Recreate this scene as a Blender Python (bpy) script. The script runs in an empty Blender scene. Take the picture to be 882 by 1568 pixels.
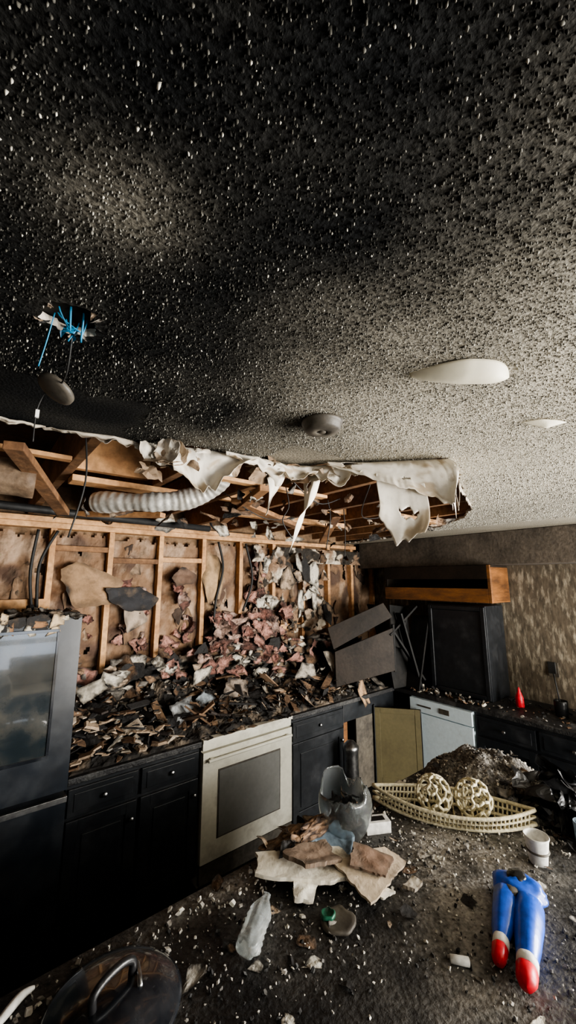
import bpy, bmesh, math, random
import numpy as np
from mathutils import Vector, Matrix, noise
from mathutils.geometry import delaunay_2d_cdt
random.seed(7); np.random.seed(7)
R=random.random
def U(a,b): return a+(b-a)*random.random()
def N(x,y=0,z=0): return noise.noise(Vector((x,y,z)))
def FB(x,y=0,z=0,o=4): return noise.fractal(Vector((x,y,z)),0.9,2.0,o)
def ss(a,b,x):
    t=min(1,max(0,(x-a)/(b-a))); return t*t*(3-2*t)
def lerp3(a,c,t): return tuple(a[i]*(1-t)+c[i]*t for i in range(3))
H=2.44; YL=3.23; XR=4.1

# ------------------------------------------------------------ materials
def ramp(nt,fac,a,b):
    m=nt.nodes.new('ShaderNodeMapRange'); m.inputs['From Min'].default_value=a; m.inputs['From Max'].default_value=b
    nt.links.new(fac,m.inputs['Value']); return m.outputs['Result']
def mat(name,c1,c2=None,scale=6,thr=(.42,.62),rough=.7,metal=0,bump=.3,bscale=40,stretch=(1,1,1),vcol=False,spec=.5,trans=0,coat=0,fine=.35,ior=1.45):
    m=bpy.data.materials.new(name); m.use_nodes=True; nt=m.node_tree; L=nt.links
    p=nt.nodes['Principled BSDF']
    tc=nt.nodes.new('ShaderNodeTexCoord'); mp=nt.nodes.new('ShaderNodeMapping'); mp.inputs['Scale'].default_value=stretch
    L.new(tc.outputs['Object'],mp.inputs['Vector'])
    n=nt.nodes.new('ShaderNodeTexNoise'); n.inputs['Scale'].default_value=scale; n.inputs['Detail'].default_value=8; n.inputs['Roughness'].default_value=.65
    L.new(mp.outputs['Vector'],n.inputs['Vector'])
    f=ramp(nt,n.outputs['Fac'],*thr)
    mx=nt.nodes.new('ShaderNodeMix'); mx.data_type='RGBA'
    L.new(f,mx.inputs['Factor'])
    mx.inputs['A'].default_value=(*c1,1); mx.inputs['B'].default_value=(*(c2 or c1),1)
    if vcol:
        at=nt.nodes.new('ShaderNodeAttribute'); at.attribute_name='Col'
        L.new(at.outputs['Color'],mx.inputs['A'])
    n2=nt.nodes.new('ShaderNodeTexNoise'); n2.inputs['Scale'].default_value=bscale; n2.inputs['Detail'].default_value=5
    L.new(mp.outputs['Vector'],n2.inputs['Vector'])
    mr=nt.nodes.new('ShaderNodeMapRange'); mr.inputs['From Min'].default_value=.3; mr.inputs['From Max'].default_value=.7
    mr.inputs['To Min'].default_value=1-fine; mr.inputs['To Max'].default_value=1+fine*.4
    L.new(n2.outputs['Fac'],mr.inputs['Value'])
    ml=nt.nodes.new('ShaderNodeMix'); ml.data_type='RGBA'; ml.blend_type='MULTIPLY'; ml.inputs['Factor'].default_value=1
    L.new(mx.outputs['Result'],ml.inputs['A']); L.new(mr.outputs['Result'],ml.inputs['B'])
    L.new(ml.outputs['Result'],p.inputs['Base Color'])
    rr=nt.nodes.new('ShaderNodeMapRange'); rr.inputs['To Min'].default_value=max(0.02,rough-.08); rr.inputs['To Max'].default_value=min(1,rough+.15)
    L.new(n.outputs['Fac'],rr.inputs['Value']); L.new(rr.outputs['Result'],p.inputs['Roughness'])
    if bump:
        b=nt.nodes.new('ShaderNodeBump'); b.inputs['Strength'].default_value=bump; b.inputs['Distance'].default_value=.01
        L.new(n2.outputs['Fac'],b.inputs['Height']); L.new(b.outputs['Normal'],p.inputs['Normal'])
    p.inputs['Metallic'].default_value=metal; p.inputs['Specular IOR Level'].default_value=spec
    p.inputs['Transmission Weight'].default_value=trans; p.inputs['Coat Weight'].default_value=coat; p.inputs['IOR'].default_value=ior
    return m

M={}
M['debris']=mat('charred_debris',(1,1,1),(.02,.018,.016),scale=14,thr=(.52,.7),vcol=True,rough=.85,bump=.5,bscale=60)
M['chip']=mat('pale_plaster_chips',(1,1,1),(.12,.11,.1),scale=30,thr=(.6,.8),vcol=True,rough=.8,bump=.3,bscale=90,fine=.2)
M['paper']=mat('torn_paper',(1,1,1),(.11,.08,.055),scale=9,thr=(.54,.74),vcol=True,rough=.85,bump=.35,bscale=35,fine=.2)
M['cpaper']=mat('ceiling_drywall_paper',(1,1,1),(.40,.32,.23),scale=9,thr=(.60,.78),vcol=True,rough=.85,bump=.15,bscale=30,fine=.12)
M['wood']=mat('lumber',(.60,.34,.16),(.28,.13,.055),scale=4,thr=(.45,.75),rough=.7,bump=.3,bscale=30)
M['joist']=mat('smoked_lumber',(.30,.155,.07),(.08,.04,.022),scale=3,thr=(.38,.68),rough=.75,bump=.3)
M['sheath']=mat('sheathing_board',(.26,.17,.10),(.08,.05,.03),scale=3,thr=(.4,.7),rough=.9)
M['subfloor']=mat('smoked_subfloor',(.15,.075,.038),(.03,.018,.012),scale=3,thr=(.35,.65),rough=.9)
M['black']=mat('sooty_black_paint',(.013,.015,.018),(.040,.042,.046),scale=5,thr=(.5,.78),rough=.34,bump=.05,bscale=25)
M['blackflat']=mat('soot_coated_panel',(.010,.010,.010),(.03,.027,.024),scale=5,thr=(.5,.78),rough=.6,bump=.1,bscale=25,spec=.25)
M['blackgloss']=mat('black_appliance_enamel',(.010,.012,.016),(.05,.053,.058),scale=6,thr=(.52,.8),rough=.14,bump=.02,bscale=8,coat=.6,spec=.8)
M['glassblack']=mat('dark_glass_panel',(.016,.022,.026),(.06,.055,.045),scale=5,thr=(.48,.75),rough=.05,bump=.06,bscale=5,coat=.8,spec=.8)
M['steel']=mat('sooty_steel',(.42,.42,.42),(.08,.08,.08),scale=6,thr=(.45,.7),rough=.3,metal=1,bump=.03)
M['dsteel']=mat('sooted_black_enamel',(.010,.013,.018),(.035,.038,.042),scale=4,thr=(.45,.75),rough=.28,bump=.05,bscale=10,coat=0,spec=.5)
M['cream']=mat('cream_enamel',(.62,.60,.51),(.22,.19,.15),scale=3.5,thr=(.50,.78),rough=.4,bump=.02,coat=.1,fine=.08)
M['greyglass']=mat('oven_glass',(.17,.17,.16),(.12,.12,.11),scale=3,thr=(.4,.7),rough=.45,bump=.02,fine=.08)
M['dish']=mat('white_enamel',(.66,.78,.84),(.40,.43,.43),scale=3,thr=(.58,.85),rough=.35,bump=.02,coat=.2,fine=.08)
M['olive']=mat('scorched_olive_door',(.085,.072,.036),(.045,.037,.02),scale=3,thr=(.45,.75),rough=.6,bump=.05,fine=.1,spec=.3)
M['cabwood']=mat('cabinet_interior_wood',(.26,.11,.036),(.05,.024,.012),scale=2.5,thr=(.40,.66),rough=.4,bump=.1,stretch=(1,1,4))
M['brownchar']=mat('charred_brown_panel',(.024,.017,.012),(.007,.006,.005),scale=3,thr=(.4,.7),rough=.55,bump=.12,fine=.25,spec=.25)
M['counter']=mat('sooty_laminate_counter',(.018,.018,.019),(.10,.098,.094),scale=7,thr=(.5,.72),rough=.5,bump=.5,bscale=70,fine=.6)
M['ctop']=mat('ash_dusted_counter',(1,1,1),(.01,.01,.01),scale=16,thr=(.52,.72),vcol=True,rough=.5,bump=.6,bscale=75,fine=.6)
M['floor']=mat('sooty_floor',(.012,.011,.01),(.04,.034,.028),scale=5,thr=(.5,.75),rough=.5,bump=.3)
M['wallR']=mat('smoke_stained_wallpaper',(.13,.105,.075),(.36,.315,.24),scale=15,thr=(.50,.64),stretch=(1,1.7,.5),rough=.8,bump=.15,bscale=26,fine=.5)
M['soffit']=mat('smoked_soffit',(.15,.125,.10),(.05,.042,.034),scale=2.6,thr=(.35,.65),rough=.85,bump=.3)
M['wallB']=mat('smoke_stained_plaster',(.30,.27,.23),(.08,.07,.06),scale=2,thr=(.35,.7),rough=.85)
M['duct']=mat('flexible_duct_foil',(.68,.66,.61),(.25,.21,.16),scale=6,thr=(.5,.75),rough=.4,metal=.4,bump=.2)
M['ductb']=mat('rusted_duct',(.30,.22,.15),(.10,.065,.04),scale=4,thr=(.4,.7),rough=.55,metal=.2)
M['gyp']=mat('gypsum',(.60,.55,.47),(.15,.12,.09),scale=12,thr=(.45,.7),rough=.9)
M['blackplastic']=mat('melted_black_plastic',(.012,.012,.013),(.05,.05,.05),scale=9,thr=(.55,.75),rough=.3,bump=.2)
M['blackmatte']=mat('black_cable',(.015,.015,.015),None,rough=.6,bump=0)
M['blue']=mat('blue_wire_plastic',(.01,.22,.42),(.01,.05,.09),scale=30,thr=(.45,.7),rough=.4,bump=.1)
M['smoke']=mat('smoke_stained_plastic',(.10,.088,.07),(.035,.03,.026),scale=8,thr=(.4,.7),rough=.5,bump=.1)
M['diff']=mat('cream_diffuser',(.70,.65,.51),(.48,.43,.32),scale=5,thr=(.55,.8),rough=.5,bump=.05,fine=.1)
M['wicker']=mat('bleached_wicker',(.66,.60,.42),(.15,.12,.08),scale=18,thr=(.55,.75),rough=.7,bump=.4,bscale=90)
M['glass']=mat('sooty_glass',(.80,.84,.85),(.12,.12,.12),scale=6,thr=(.58,.75),rough=.05,trans=.97,bump=.1,fine=.1,ior=1.35)
M['pet']=mat('crumpled_clear_plastic',(.76,.81,.82),(.40,.43,.43),scale=14,thr=(.57,.77),rough=.12,trans=.82,bump=.4,bscale=18,fine=.1,ior=1.25)
M['cblue']=mat('blue_plastic',(.015,.085,.50),(.04,.06,.13),scale=9,thr=(.56,.70),rough=.32,bump=.1,coat=.2)
M['cred']=mat('red_plastic',(.6,.015,.03),(.25,.02,.03),scale=20,thr=(.6,.8),rough=.35,bump=.05)
M['white']=mat('white_plastic',(.74,.73,.69),(.35,.33,.3),scale=20,thr=(.6,.8),rough=.5,bump=.1)
M['green']=mat('green_plastic',(.02,.12,.07),(.02,.04,.03),scale=20,thr=(.45,.65),rough=.35,bump=.1)
M['bluegrey']=mat('bluegrey_melted_plate',(.24,.32,.40),(.06,.07,.08),scale=14,thr=(.5,.7),rough=.4)
M['pink']=mat('fiberglass_insulation',(1,1,1),(.07,.045,.04),scale=10,thr=(.5,.68),vcol=True,rough=1,bump=1,bscale=70)
M['ash']=mat('ash_heap',(.13,.12,.11),(.40,.38,.34),scale=22,thr=(.48,.64),rough=.95,bump=1,bscale=90,fine=.7)
M['sofa']=mat('beige_upholstery',(.55,.47,.36),(.35,.3,.22),scale=3,rough=.9)

def ceil_mat():
    m=bpy.data.materials.new('sooted_popcorn'); m.use_nodes=True; nt=m.node_tree; L=nt.links; p=nt.nodes['Principled BSDF']
    at=nt.nodes.new('ShaderNodeAttribute'); at.attribute_name='Col'
    tc=nt.nodes.new('ShaderNodeTexCoord')
    v=nt.nodes.new('ShaderNodeTexNoise'); v.inputs['Scale'].default_value=150; v.inputs['Detail'].default_value=4
    L.new(tc.outputs['Object'],v.inputs['Vector'])
    mr=nt.nodes.new('ShaderNodeMapRange'); mr.inputs['From Min'].default_value=.35; mr.inputs['From Max'].default_value=.65; mr.inputs['To Min'].default_value=.45; mr.inputs['To Max'].default_value=1.4
    L.new(v.outputs['Fac'],mr.inputs['Value'])
    ml=nt.nodes.new('ShaderNodeMix'); ml.data_type='RGBA'; ml.blend_type='MULTIPLY'; ml.inputs['Factor'].default_value=1
    L.new(at.outputs['Color'],ml.inputs['A']); L.new(mr.outputs['Result'],ml.inputs['B']); L.new(ml.outputs['Result'],p.inputs['Base Color'])
    b=nt.nodes.new('ShaderNodeBump'); b.inputs['Strength'].default_value=.6; b.inputs['Distance'].default_value=.004
    L.new(v.outputs['Fac'],b.inputs['Height']); L.new(b.outputs['Normal'],p.inputs['Normal'])
    p.inputs['Roughness'].default_value=.9; p.inputs['Specular IOR Level'].default_value=.12
    return m
M['ceil']=ceil_mat()
def vmat():
    m=bpy.data.materials.new('popcorn_granules'); m.use_nodes=True; nt=m.node_tree; p=nt.nodes['Principled BSDF']
    at=nt.nodes.new('ShaderNodeAttribute'); at.attribute_name='Col'; nt.links.new(at.outputs['Color'],p.inputs['Base Color'])
    p.inputs['Roughness'].default_value=.8; p.inputs['Specular IOR Level'].default_value=.12; return m
M['gran']=vmat()

# ------------------------------------------------------------ builder
class B:
    def __init__(s,name): s.name=name; s.v=[]; s.f=[]; s.m=[]; s.c=[]; s.mats=[]; s.sm=[]
    def mi(s,k):
        if k not in s.mats: s.mats.append(k)
        return s.mats.index(k)
    def add(s,vs,fs,k,col=(1,1,1),smooth=False,cols=None):
        o=len(s.v); s.v+= [tuple(v) for v in vs]; i=s.mi(k)
        s.c+= (list(cols) if cols is not None else [col]*len(vs))
        for f in fs: s.f.append(tuple(o+q for q in f)); s.m.append(i); s.sm.append(smooth)
    def box(s,lo,hi,k,M4=None,col=(1,1,1)):
        x0,y0,z0=lo;x1,y1,z1=hi
        vs=[Vector(p) for p in [(x0,y0,z0),(x1,y0,z0),(x1,y1,z0),(x0,y1,z0),(x0,y0,z1),(x1,y0,z1),(x1,y1,z1),(x0,y1,z1)]]
        if M4: vs=[M4@v for v in vs]
        s.add(vs,[(0,3,2,1),(4,5,6,7),(0,1,5,4),(1,2,6,5),(2,3,7,6),(3,0,4,7)],k,col)
    def quad(s,a,b_,c,d,th,k):
        a,b_,c,d=[Vector(q) for q in (a,b_,c,d)]; n=(b_-a).cross(d-a).normalized()*th
        vs=[a,b_,c,d,a+n,b_+n,c+n,d+n]
        s.add(vs,[(0,3,2,1),(4,5,6,7),(0,1,5,4),(1,2,6,5),(2,3,7,6),(3,0,4,7)],k)
    def tube(s,pts,r,k,seg=8,caps=True,rf=None,col=(1,1,1)):
        pts=[Vector(p) for p in pts]; n=len(pts); vs=[];fs=[]
        t0=(pts[1]-pts[0]).normalized(); up=Vector((0,0,1)) if abs(t0.z)<.9 else Vector((1,0,0))
        a=t0.cross(up).normalized()
        for i,p in enumerate(pts):
            t=(pts[min(n-1,i+1)]-pts[max(0,i-1)]).normalized()
            a=(a-t*a.dot(t)).normalized(); b=t.cross(a)
            rr=rf(i/(n-1)) if rf else r
            for j in range(seg):
                q=2*math.pi*j/seg; vs.append(p+(a*math.cos(q)+b*math.sin(q))*rr)
        for i in range(n-1):
            for j in range(seg):
                fs.append((i*seg+j,i*seg+(j+1)%seg,(i+1)*seg+(j+1)%seg,(i+1)*seg+j))
        if caps: fs.append(tuple(range(seg))[::-1]); fs.append(tuple((n-1)*seg+j for j in range(seg)))
        s.add(vs,fs,k,col,True)
    def lathe(s,o,axis,prof,k,seg=32,nz=0,jag=0,seed=0,col=(1,1,1),nf=22,na=1.7,sq=(1,1)):
        o=Vector(o); t=Vector(axis).normalized(); up=Vector((0,0,1)) if abs(t.z)<.9 else Vector((1,0,0))
        a=t.cross(up).normalized(); b=t.cross(a); vs=[];fs=[]
        L=len(prof)
        for i,(h,r) in enumerate(prof):
            for j in range(seg):
                q=2*math.pi*j/seg; hh=h; rr=r
                if jag and i>=L-4: hh=h-jag*max(0,N(math.cos(q)*1.3+seed,math.sin(q)*1.3)+.25+.3*N(math.cos(q)*5,math.sin(q)*5))*(i-L+5)*.6
                if nz: rr=r*(1+nz*N(math.cos(q)*na+seed,math.sin(q)*na,h*nf))
                vs.append(o+t*hh+(a*math.cos(q)*sq[0]+b*math.sin(q)*sq[1])*rr)
        for i in range(L-1):
            for j in range(seg): fs.append((i*seg+j,i*seg+(j+1)%seg,(i+1)*seg+(j+1)%seg,(i+1)*seg+j))
        if prof[0][1]>.001: fs.append(tuple(range(seg))[::-1])
        s.add(vs,fs,k,col,True)
    def blob(s,c,rad,k,col=(1,1,1),amp=.35,fr=2.5,seed=0,sub=3,col2=None,flat=None,o=4,smooth=True):
        bm=bmesh.new(); bmesh.ops.create_icosphere(bm,subdivisions=sub,radius=1)
        vs=[];cs=[]
        for v in bm.verts:
            d=v.co.normalized(); q=1+amp*FB(d.x*fr+seed,d.y*fr,d.z*fr,o)
            p=Vector((d.x*rad[0]*q,d.y*rad[1]*q,d.z*rad[2]*q))+Vector(c)
            if flat is not None: p.z=max(p.z,flat)
            vs.append(p)
            if col2: cs.append(lerp3(col,col2,ss(-.25,.25,N(d.x*4+seed,d.y*4,d.z*4))))
            else: cs.append(col)
        s.add(vs,[tuple(v.index for v in f.verts) for f in bm.faces],k,cols=cs,smooth=smooth); bm.free()
    def grid(s,fn,nu,nv,k,mask=None,colf=None,smooth=True):
        vs=[];cs=[]
        for i in range(nu+1):
            for j in range(nv+1):
                u=i/nu;v=j/nv; vs.append(fn(u,v)); cs.append(colf(u,v) if colf else (1,1,1))
        fs=[]
        for i in range(nu):
            for j in range(nv):
                if mask and not mask((i+.5)/nu,(j+.5)/nv): continue
                q=i*(nv+1)+j; fs.append((q,q+nv+1,q+nv+2,q+1))
        s.add(vs,fs,k,smooth=smooth,cols=cs)
    def scrap(s,c,w,h,col,rot=(0,0,0),k='debris',crease=.3,char=.6,rings=6,seg=28,zmin=None,dark=(.02,.017,.015),jag=.07,nk=None,folds=3):
        """torn sheet piece: angular outline, sharp fold lines, burnt rim"""
        sd=U(0,100); nk=nk or random.choice([3,4,4,5,5]); ph=U(0,6.28)
        angs=sorted([(i+U(-.32,.32))/nk*2*math.pi for i in range(nk)]); pv=[Vector((math.cos(a+ph)*r_,math.sin(a+ph)*r_)) for a,r_ in ((a,U(.65,1.25)) for a in angs)]
        Mx=Matrix.Rotation(rot[2],3,'Z')@Matrix.Rotation(rot[0],3,'X')@Matrix.Rotation(rot[1],3,'Y')
        def rad(q):
            d=Vector((math.cos(q),math.sin(q))); best=1.0
            for i in range(nk):
                a=pv[i];e=pv[(i+1)%nk]-a; den=d.x*e.y-d.y*e.x
                if abs(den)<1e-6: continue
                t=(a.x*e.y-a.y*e.x)/den; u=(a.x*d.y-a.y*d.x)/den
                if t>0 and -.001<=u<=1.001: best=t; break
            return min(1.3,max(.12,best))*(1+jag*N(q*3+sd)*1.5+jag*N(q*11+sd)*1.5)
        fl=[(U(0,6.28),U(-.45,.45),U(-.7,.7)) for _ in range(folds)]
        vs=[];cs=[];fs=[]; c=Vector(c)
        def put(x,y,rho):
            z=0
            for (fa,fo,fm) in fl: z+=fm*abs(x*math.cos(fa)+y*math.sin(fa)-fo)
            z=crease*(z+.25*N(x*2+sd,y*2))
            p=c+Mx@Vector((x*w*.5,y*h*.5,z*(w+h)*.5))
            if zmin is not None: p.z=max(zmin,p.z)
            vs.append(p); e=ss(.60,.98,rho+.35*N(x*3+sd,y*3,7)); cs.append(lerp3(col,dark,min(1,e*char+.5*ss(.1,.5,N(x*1.8+sd,y*1.8,9)))))
        put(0,0,0)
        rads=[rad(2*math.pi*j/seg) for j in range(seg)]
        for i in range(1,rings+1):
            rho=i/rings
            for j in range(seg):
                q=2*math.pi*j/seg; put(math.cos(q)*rads[j]*rho,math.sin(q)*rads[j]*rho,rho)
        for j in range(seg): fs.append((0,1+j,1+(j+1)%seg))
        for i in range(rings-1):
            for j in range(seg):
                a=1+i*seg+j; b_=1+i*seg+(j+1)%seg; fs.append((a,a+seg,b_+seg,b_))
        s.add(vs,fs,k,cols=cs,smooth=False)
    def chips(s,n,samp,size,pal,k='debris',tilt=.5,thick=.25):
        for _ in range(n):
            x,y,z=samp(); sz=U(*size)*(U(.5,1)); m=random.choice([4,4,5,6]); col=random.choice(pal); j=U(.7,1.2); col=tuple(c*j for c in col)
            th=sz*thick*U(.4,1.3); asp=U(.3,1)
            Mx=Matrix.Rotation(U(0,6.28),3,'Z')@Matrix.Rotation(random.gauss(0,tilt),3,'X')@Matrix.Rotation(random.gauss(0,tilt),3,'Y')
            top=[];bot=[];c=Vector((x,y,z))
            for a in range(m):
                q=2*math.pi*a/m+U(-.35,.35); r=sz*.5*U(.55,1.15)
                p=Vector((math.cos(q)*r,math.sin(q)*r*asp,0)); w=U(-.3,.3)*th
                top.append(p*.85+Vector((0,0,th*.5+w))); bot.append(p+Vector((0,0,-th*.5+w)))
            vs=[c+Mx@p for p in top+bot]
            mz=min(v.z for v in vs)
            if mz<z-th*.6: vs=[v+Vector((0,0,(z-th*.6)-mz)) for v in vs]
            fs=[tuple(range(m)),tuple(range(2*m-1,m-1,-1))]+[(a,m+a,m+(a+1)%m,(a+1)%m) for a in range(m)]
            s.add(vs,fs,k,col)
    def make(s,bevel=0,solid=0,keep=False):
        me=bpy.data.meshes.new(s.name); V=np.array(s.v,dtype=float)
        o=Vector((0,0,0)) if keep else Vector(((V[:,0].min()+V[:,0].max())/2,(V[:,1].min()+V[:,1].max())/2,V[:,2].min()))
        me.from_pydata([tuple(Vector(v)-o) for v in s.v],[],s.f)
        for k in s.mats: me.materials.append(M[k])
        me.polygons.foreach_set('material_index',s.m); me.polygons.foreach_set('use_smooth',s.sm)
        ca=me.color_attributes.new('Col','FLOAT_COLOR','POINT')
        ca.data.foreach_set('color',[q for c in s.c for q in (*c,1)])
        me.update(); ob=bpy.data.objects.new(s.name,me); ob.location=o; bpy.context.collection.objects.link(ob)
        if bevel:
            b=ob.modifiers.new('bevel','BEVEL'); b.width=bevel; b.segments=2; b.limit_method='ANGLE'; b.angle_limit=.7
        if solid:
            b=ob.modifiers.new('solid','SOLIDIFY'); b.thickness=solid
        return ob
def cr(cp,n):
    out=[];P_=[Vector(p) for p in cp];P_=[P_[0]]+P_+[P_[-1]]
    for i in range(1,len(P_)-2):
        for j in range(n):
            t=j/n;a,bb,c,d=P_[i-1:i+3]
            out.append(.5*((2*bb)+(-a+c)*t+(2*a-5*bb+4*c-d)*t*t+(-a+3*bb-3*c+d)*t**3))
    out.append(P_[-2]); return out
tan=(.40,.30,.21);wh=(.62,.57,.48);dk=(.022,.021,.021);br=(.14,.085,.05);gr=(.21,.19,.165);pk=(.46,.24,.19);kb=(.26,.165,.10)

# ------------------------------------------------------------ room shell
b=B('floor'); b.box((-3,-3,-.1),(XR,3.33,0),'floor'); b.make(keep=True)
b=B('wall_left'); b.box((-3,3.33,0),(XR,3.42,2.9),'sheath'); b.make()
b=B('wall_right')
b.box((XR,-3,0),(XR+.1,-2.3,H),'wallR'); b.box((XR,-.6,0),(XR+.1,3.42,H+.4),'wallR')
b.box((XR,-2.3,0),(XR+.1,-.6,.85),'wallR'); b.box((XR,-2.3,2.15),(XR+.1,-.6,H),'wallR'); b.make()
b=B('wall_back')
b.box((-3,-3.1,0),(.35,-3,H),'wallB'); b.box((1.35,-3.1,0),(1.9,-3,H),'wallB'); b.box((.35,-3.1,2.1),(1.35,-3,H),'wallB'); b.box((3.9,-3.1,0),(XR+.1,-3,H),'wallB'); b.box((1.9,-3.1,2.1),(3.9,-3,H),'wallB'); b.make()
b=B('wall_side'); b.box((-3.1,-3.1,0),(-3,3.42,2.9),'wallB'); b.make()
b=B('added_door_1')  # unseen glazed door added to hold the back area light
for x0,x1 in((1.9,1.96),(2.87,2.93),(3.84,3.9)): b.box((x0,-3.08,0),(x1,-3.02,2.1),'white')
b.box((1.96,-3.08,2.04),(3.84,-3.02,2.1),'white'); b.box((1.96,-3.08,0),(3.84,-3.02,.08),'white'); b.make(bevel=.004)
b=B('added_door_2')  # unseen door added so sky reflects in the refrigerator panel
for x0,x1 in((.35,.43),(1.27,1.35)): b.box((x0,-3.08,0),(x1,-3.02,2.1),'white')
for z0 in(0,.5,.95,1.5,2.02): b.box((.43,-3.08,z0),(1.27,-3.02,z0+.08),'white')
b.make(bevel=.004)
b=B('window_1')
for y0,y1 in((-2.3,-2.24),(-1.48,-1.42),(-.66,-.6)): b.box((XR+.02,y0,.85),(XR+.08,y1,2.15),'white')
for z0 in(.85,1.48,2.09): b.box((XR+.02,-2.24,z0),(XR+.08,-.66,z0+.06),'white')
b.make(bevel=.004)
b=B('soffit_right'); b.box((3.77,.2,2.13),(XR-.001,YL,H-.002),'soffit'); b.make(bevel=.006)
b=B('added_armchair')  # unseen seat added as a beige reflection in the refrigerator panel
b.box((.6,-2.75,.12),(1.4,-2.0,.40),'sofa'); b.box((.6,-2.8,.40),(1.4,-2.62,.80),'sofa'); b.box((.45,-2.78,.12),(.6,-1.98,.58),'sofa'); b.box((1.4,-2.78,.12),(1.55,-1.98,.58),'sofa')
for x in(.48,1.47):
    for y in(-2.7,-2.1): b.box((x,y,0),(x+.05,y+.05,.12),'black')
b.make(bevel=.05)

# ceiling with burnt out hole and a small ragged hole for the junction box
edge=[(3.62,3.33),(3.5,2.5),(3.1,1.75),(2.75,1.35),(2.35,1.1),(1.9,.93),(1.55,.78),(1.34,.70),(1.2,.86),(1.07,1.02),(.98,1.13),(.78,1.15),(.55,1.19),(.42,1.27),(.30,1.25),(.15,1.31),(0,1.30),(-.4,1.36),(-1.0,1.34),(-1.05,3.33)]
poly=[(-3,3.33),(-3,-3),(XR,-3),(XR,3.33)]
rag=[]
for i in range(len(edge)-1):
    a=Vector(edge[i]);c=Vector(edge[i+1]); n=max(2,int((c-a).length/.015))
    nn=Vector((-(c-a).y,(c-a).x)).normalized()
    for j in range(n):
        p=a.lerp(c,j/n); w=.03*N(p.x*9,p.y*9,3)+.02*N(p.x*31,p.y*31,5)
        p=p+nn*w; rag.append((p.x,min(p.y,3.33)))
rag.append(edge[-1]); outline=poly+rag
def inside(x,y):
    c=False;n=len(rag)
    j=n-1
    for i in range(n):
        xi,yi=rag[i];xj,yj=rag[j]
        if (yi>y)!=(yj>y) and x<(xj-xi)*(y-yi)/(yj-yi)+xi: c=not c
        j=i
    return c
JB=(.086,.716)
def jr(q): return .044*(1+.28*N(math.cos(q)*1.5,math.sin(q)*1.5,3)+.22*N(math.cos(q)*5,math.sin(q)*5,8))
def clean_lit(x,y):  # thinner soot plus window light painted into the ceiling colour, brighter to the right
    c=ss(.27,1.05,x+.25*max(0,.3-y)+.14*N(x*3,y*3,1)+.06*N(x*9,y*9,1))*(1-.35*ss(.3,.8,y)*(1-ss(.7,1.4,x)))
    c+=.36*math.exp(-(((x-.10)/.08)**2+((y-.44)/.06)**2))  # ceiling highlight painted in as a pale spot
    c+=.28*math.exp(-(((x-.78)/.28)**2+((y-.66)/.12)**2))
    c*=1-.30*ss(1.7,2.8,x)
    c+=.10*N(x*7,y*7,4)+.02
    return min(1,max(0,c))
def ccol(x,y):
    t=clean_lit(x,y)**1.15
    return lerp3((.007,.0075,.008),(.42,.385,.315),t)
pts=[Vector(p) for p in outline]; ne=len(pts)
edges=[(i,(i+1)%ne) for i in range(ne)]
circ=[Vector((JB[0]+jr(k/40*2*math.pi)*math.cos(k/40*2*math.pi),JB[1]+jr(k/40*2*math.pi)*math.sin(k/40*2*math.pi))) for k in range(40)]
edges+=[(ne+i,ne+(i+1)%40) for i in range(40)]
gx=[]
for ix in range(102):
    for iy in range(70):
        px=-1+ix*.05; py=-1.5+iy*.05
        if px<4.05 and py<3.3 and not inside(px,py) and (px-JB[0])**2+(py-JB[1])**2>.065**2: gx.append(Vector((px,py)))
vo,eo,fo,_,_,_=delaunay_2d_cdt(pts+circ+gx,edges,[list(range(ne))],1,1e-5)
def injb(f):
    cx=sum(vo[i].x for i in f)/len(f)-JB[0]; cy=sum(vo[i].y for i in f)/len(f)-JB[1]
    return cx*cx+cy*cy<(jr(math.atan2(cy,cx)%(2*math.pi))*.97)**2
fo=[f for f in fo if not injb(f)]
b=B('ceiling')
vs=[(v.x,v.y,H) for v in vo]
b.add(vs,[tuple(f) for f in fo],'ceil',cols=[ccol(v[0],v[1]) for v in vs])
b.add([(v.x,v.y,H+.016) for v in vo],[tuple(f) for f in fo],'gyp')
rv=[(p[0],p[1],H) for p in rag]+[(p[0],p[1],H+.016) for p in rag]; nr=len(rag)
b.add(rv,[(i,i+1,nr+i+1,nr+i) for i in range(nr-1)],'gyp')
b.add([(p.x,p.y,H) for p in circ]+[(p.x,p.y,H+.016) for p in circ],[(i,(i+1)%40,40+(i+1)%40,40+i) for i in range(40)],'gyp')
b.make(keep=True)

def smooth_zone(x,y):
    return (x<.33+.05*N(y*9) and x>-.5 and y>.98+.05*N(x*9,2) and y<1.4)
P=[]
def scatter(x0,x1,y0,y1,dens,s0,s1):
    n=int((x1-x0)*(y1-y0)*dens)
    for _ in range(n):
        x=U(x0,x1);y=U(y0,y1)
        if inside(x,y) or smooth_zone(x,y): continue
        if (x-.086)**2+(y-.716)**2<.058**2: continue
        P.append((x,y,U(s0,s1)*(1.4 if R()<.05 else 1)))
scatter(-.4,.8,-.35,.7,30000,.0008,.0017)
scatter(.8,1.7,-.5,.95,21000,.0010,.0021)
scatter(-.4,.8,.7,1.36,21000,.0009,.0020)
scatter(1.7,3.3,-.6,1.9,8000,.0016,.0031)
nP=len(P)
A=np.array(P); ang=np.random.rand(nP)*6.28; el=np.random.uniform(.7,1.4,nP)
cl=np.array([clean_lit(x,y) for x,y,_ in P])
hh=A[:,2]*np.random.uniform(1.2,3.8,nP)*(1-.3*cl)
VV=np.zeros((nP,9,3))
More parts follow.
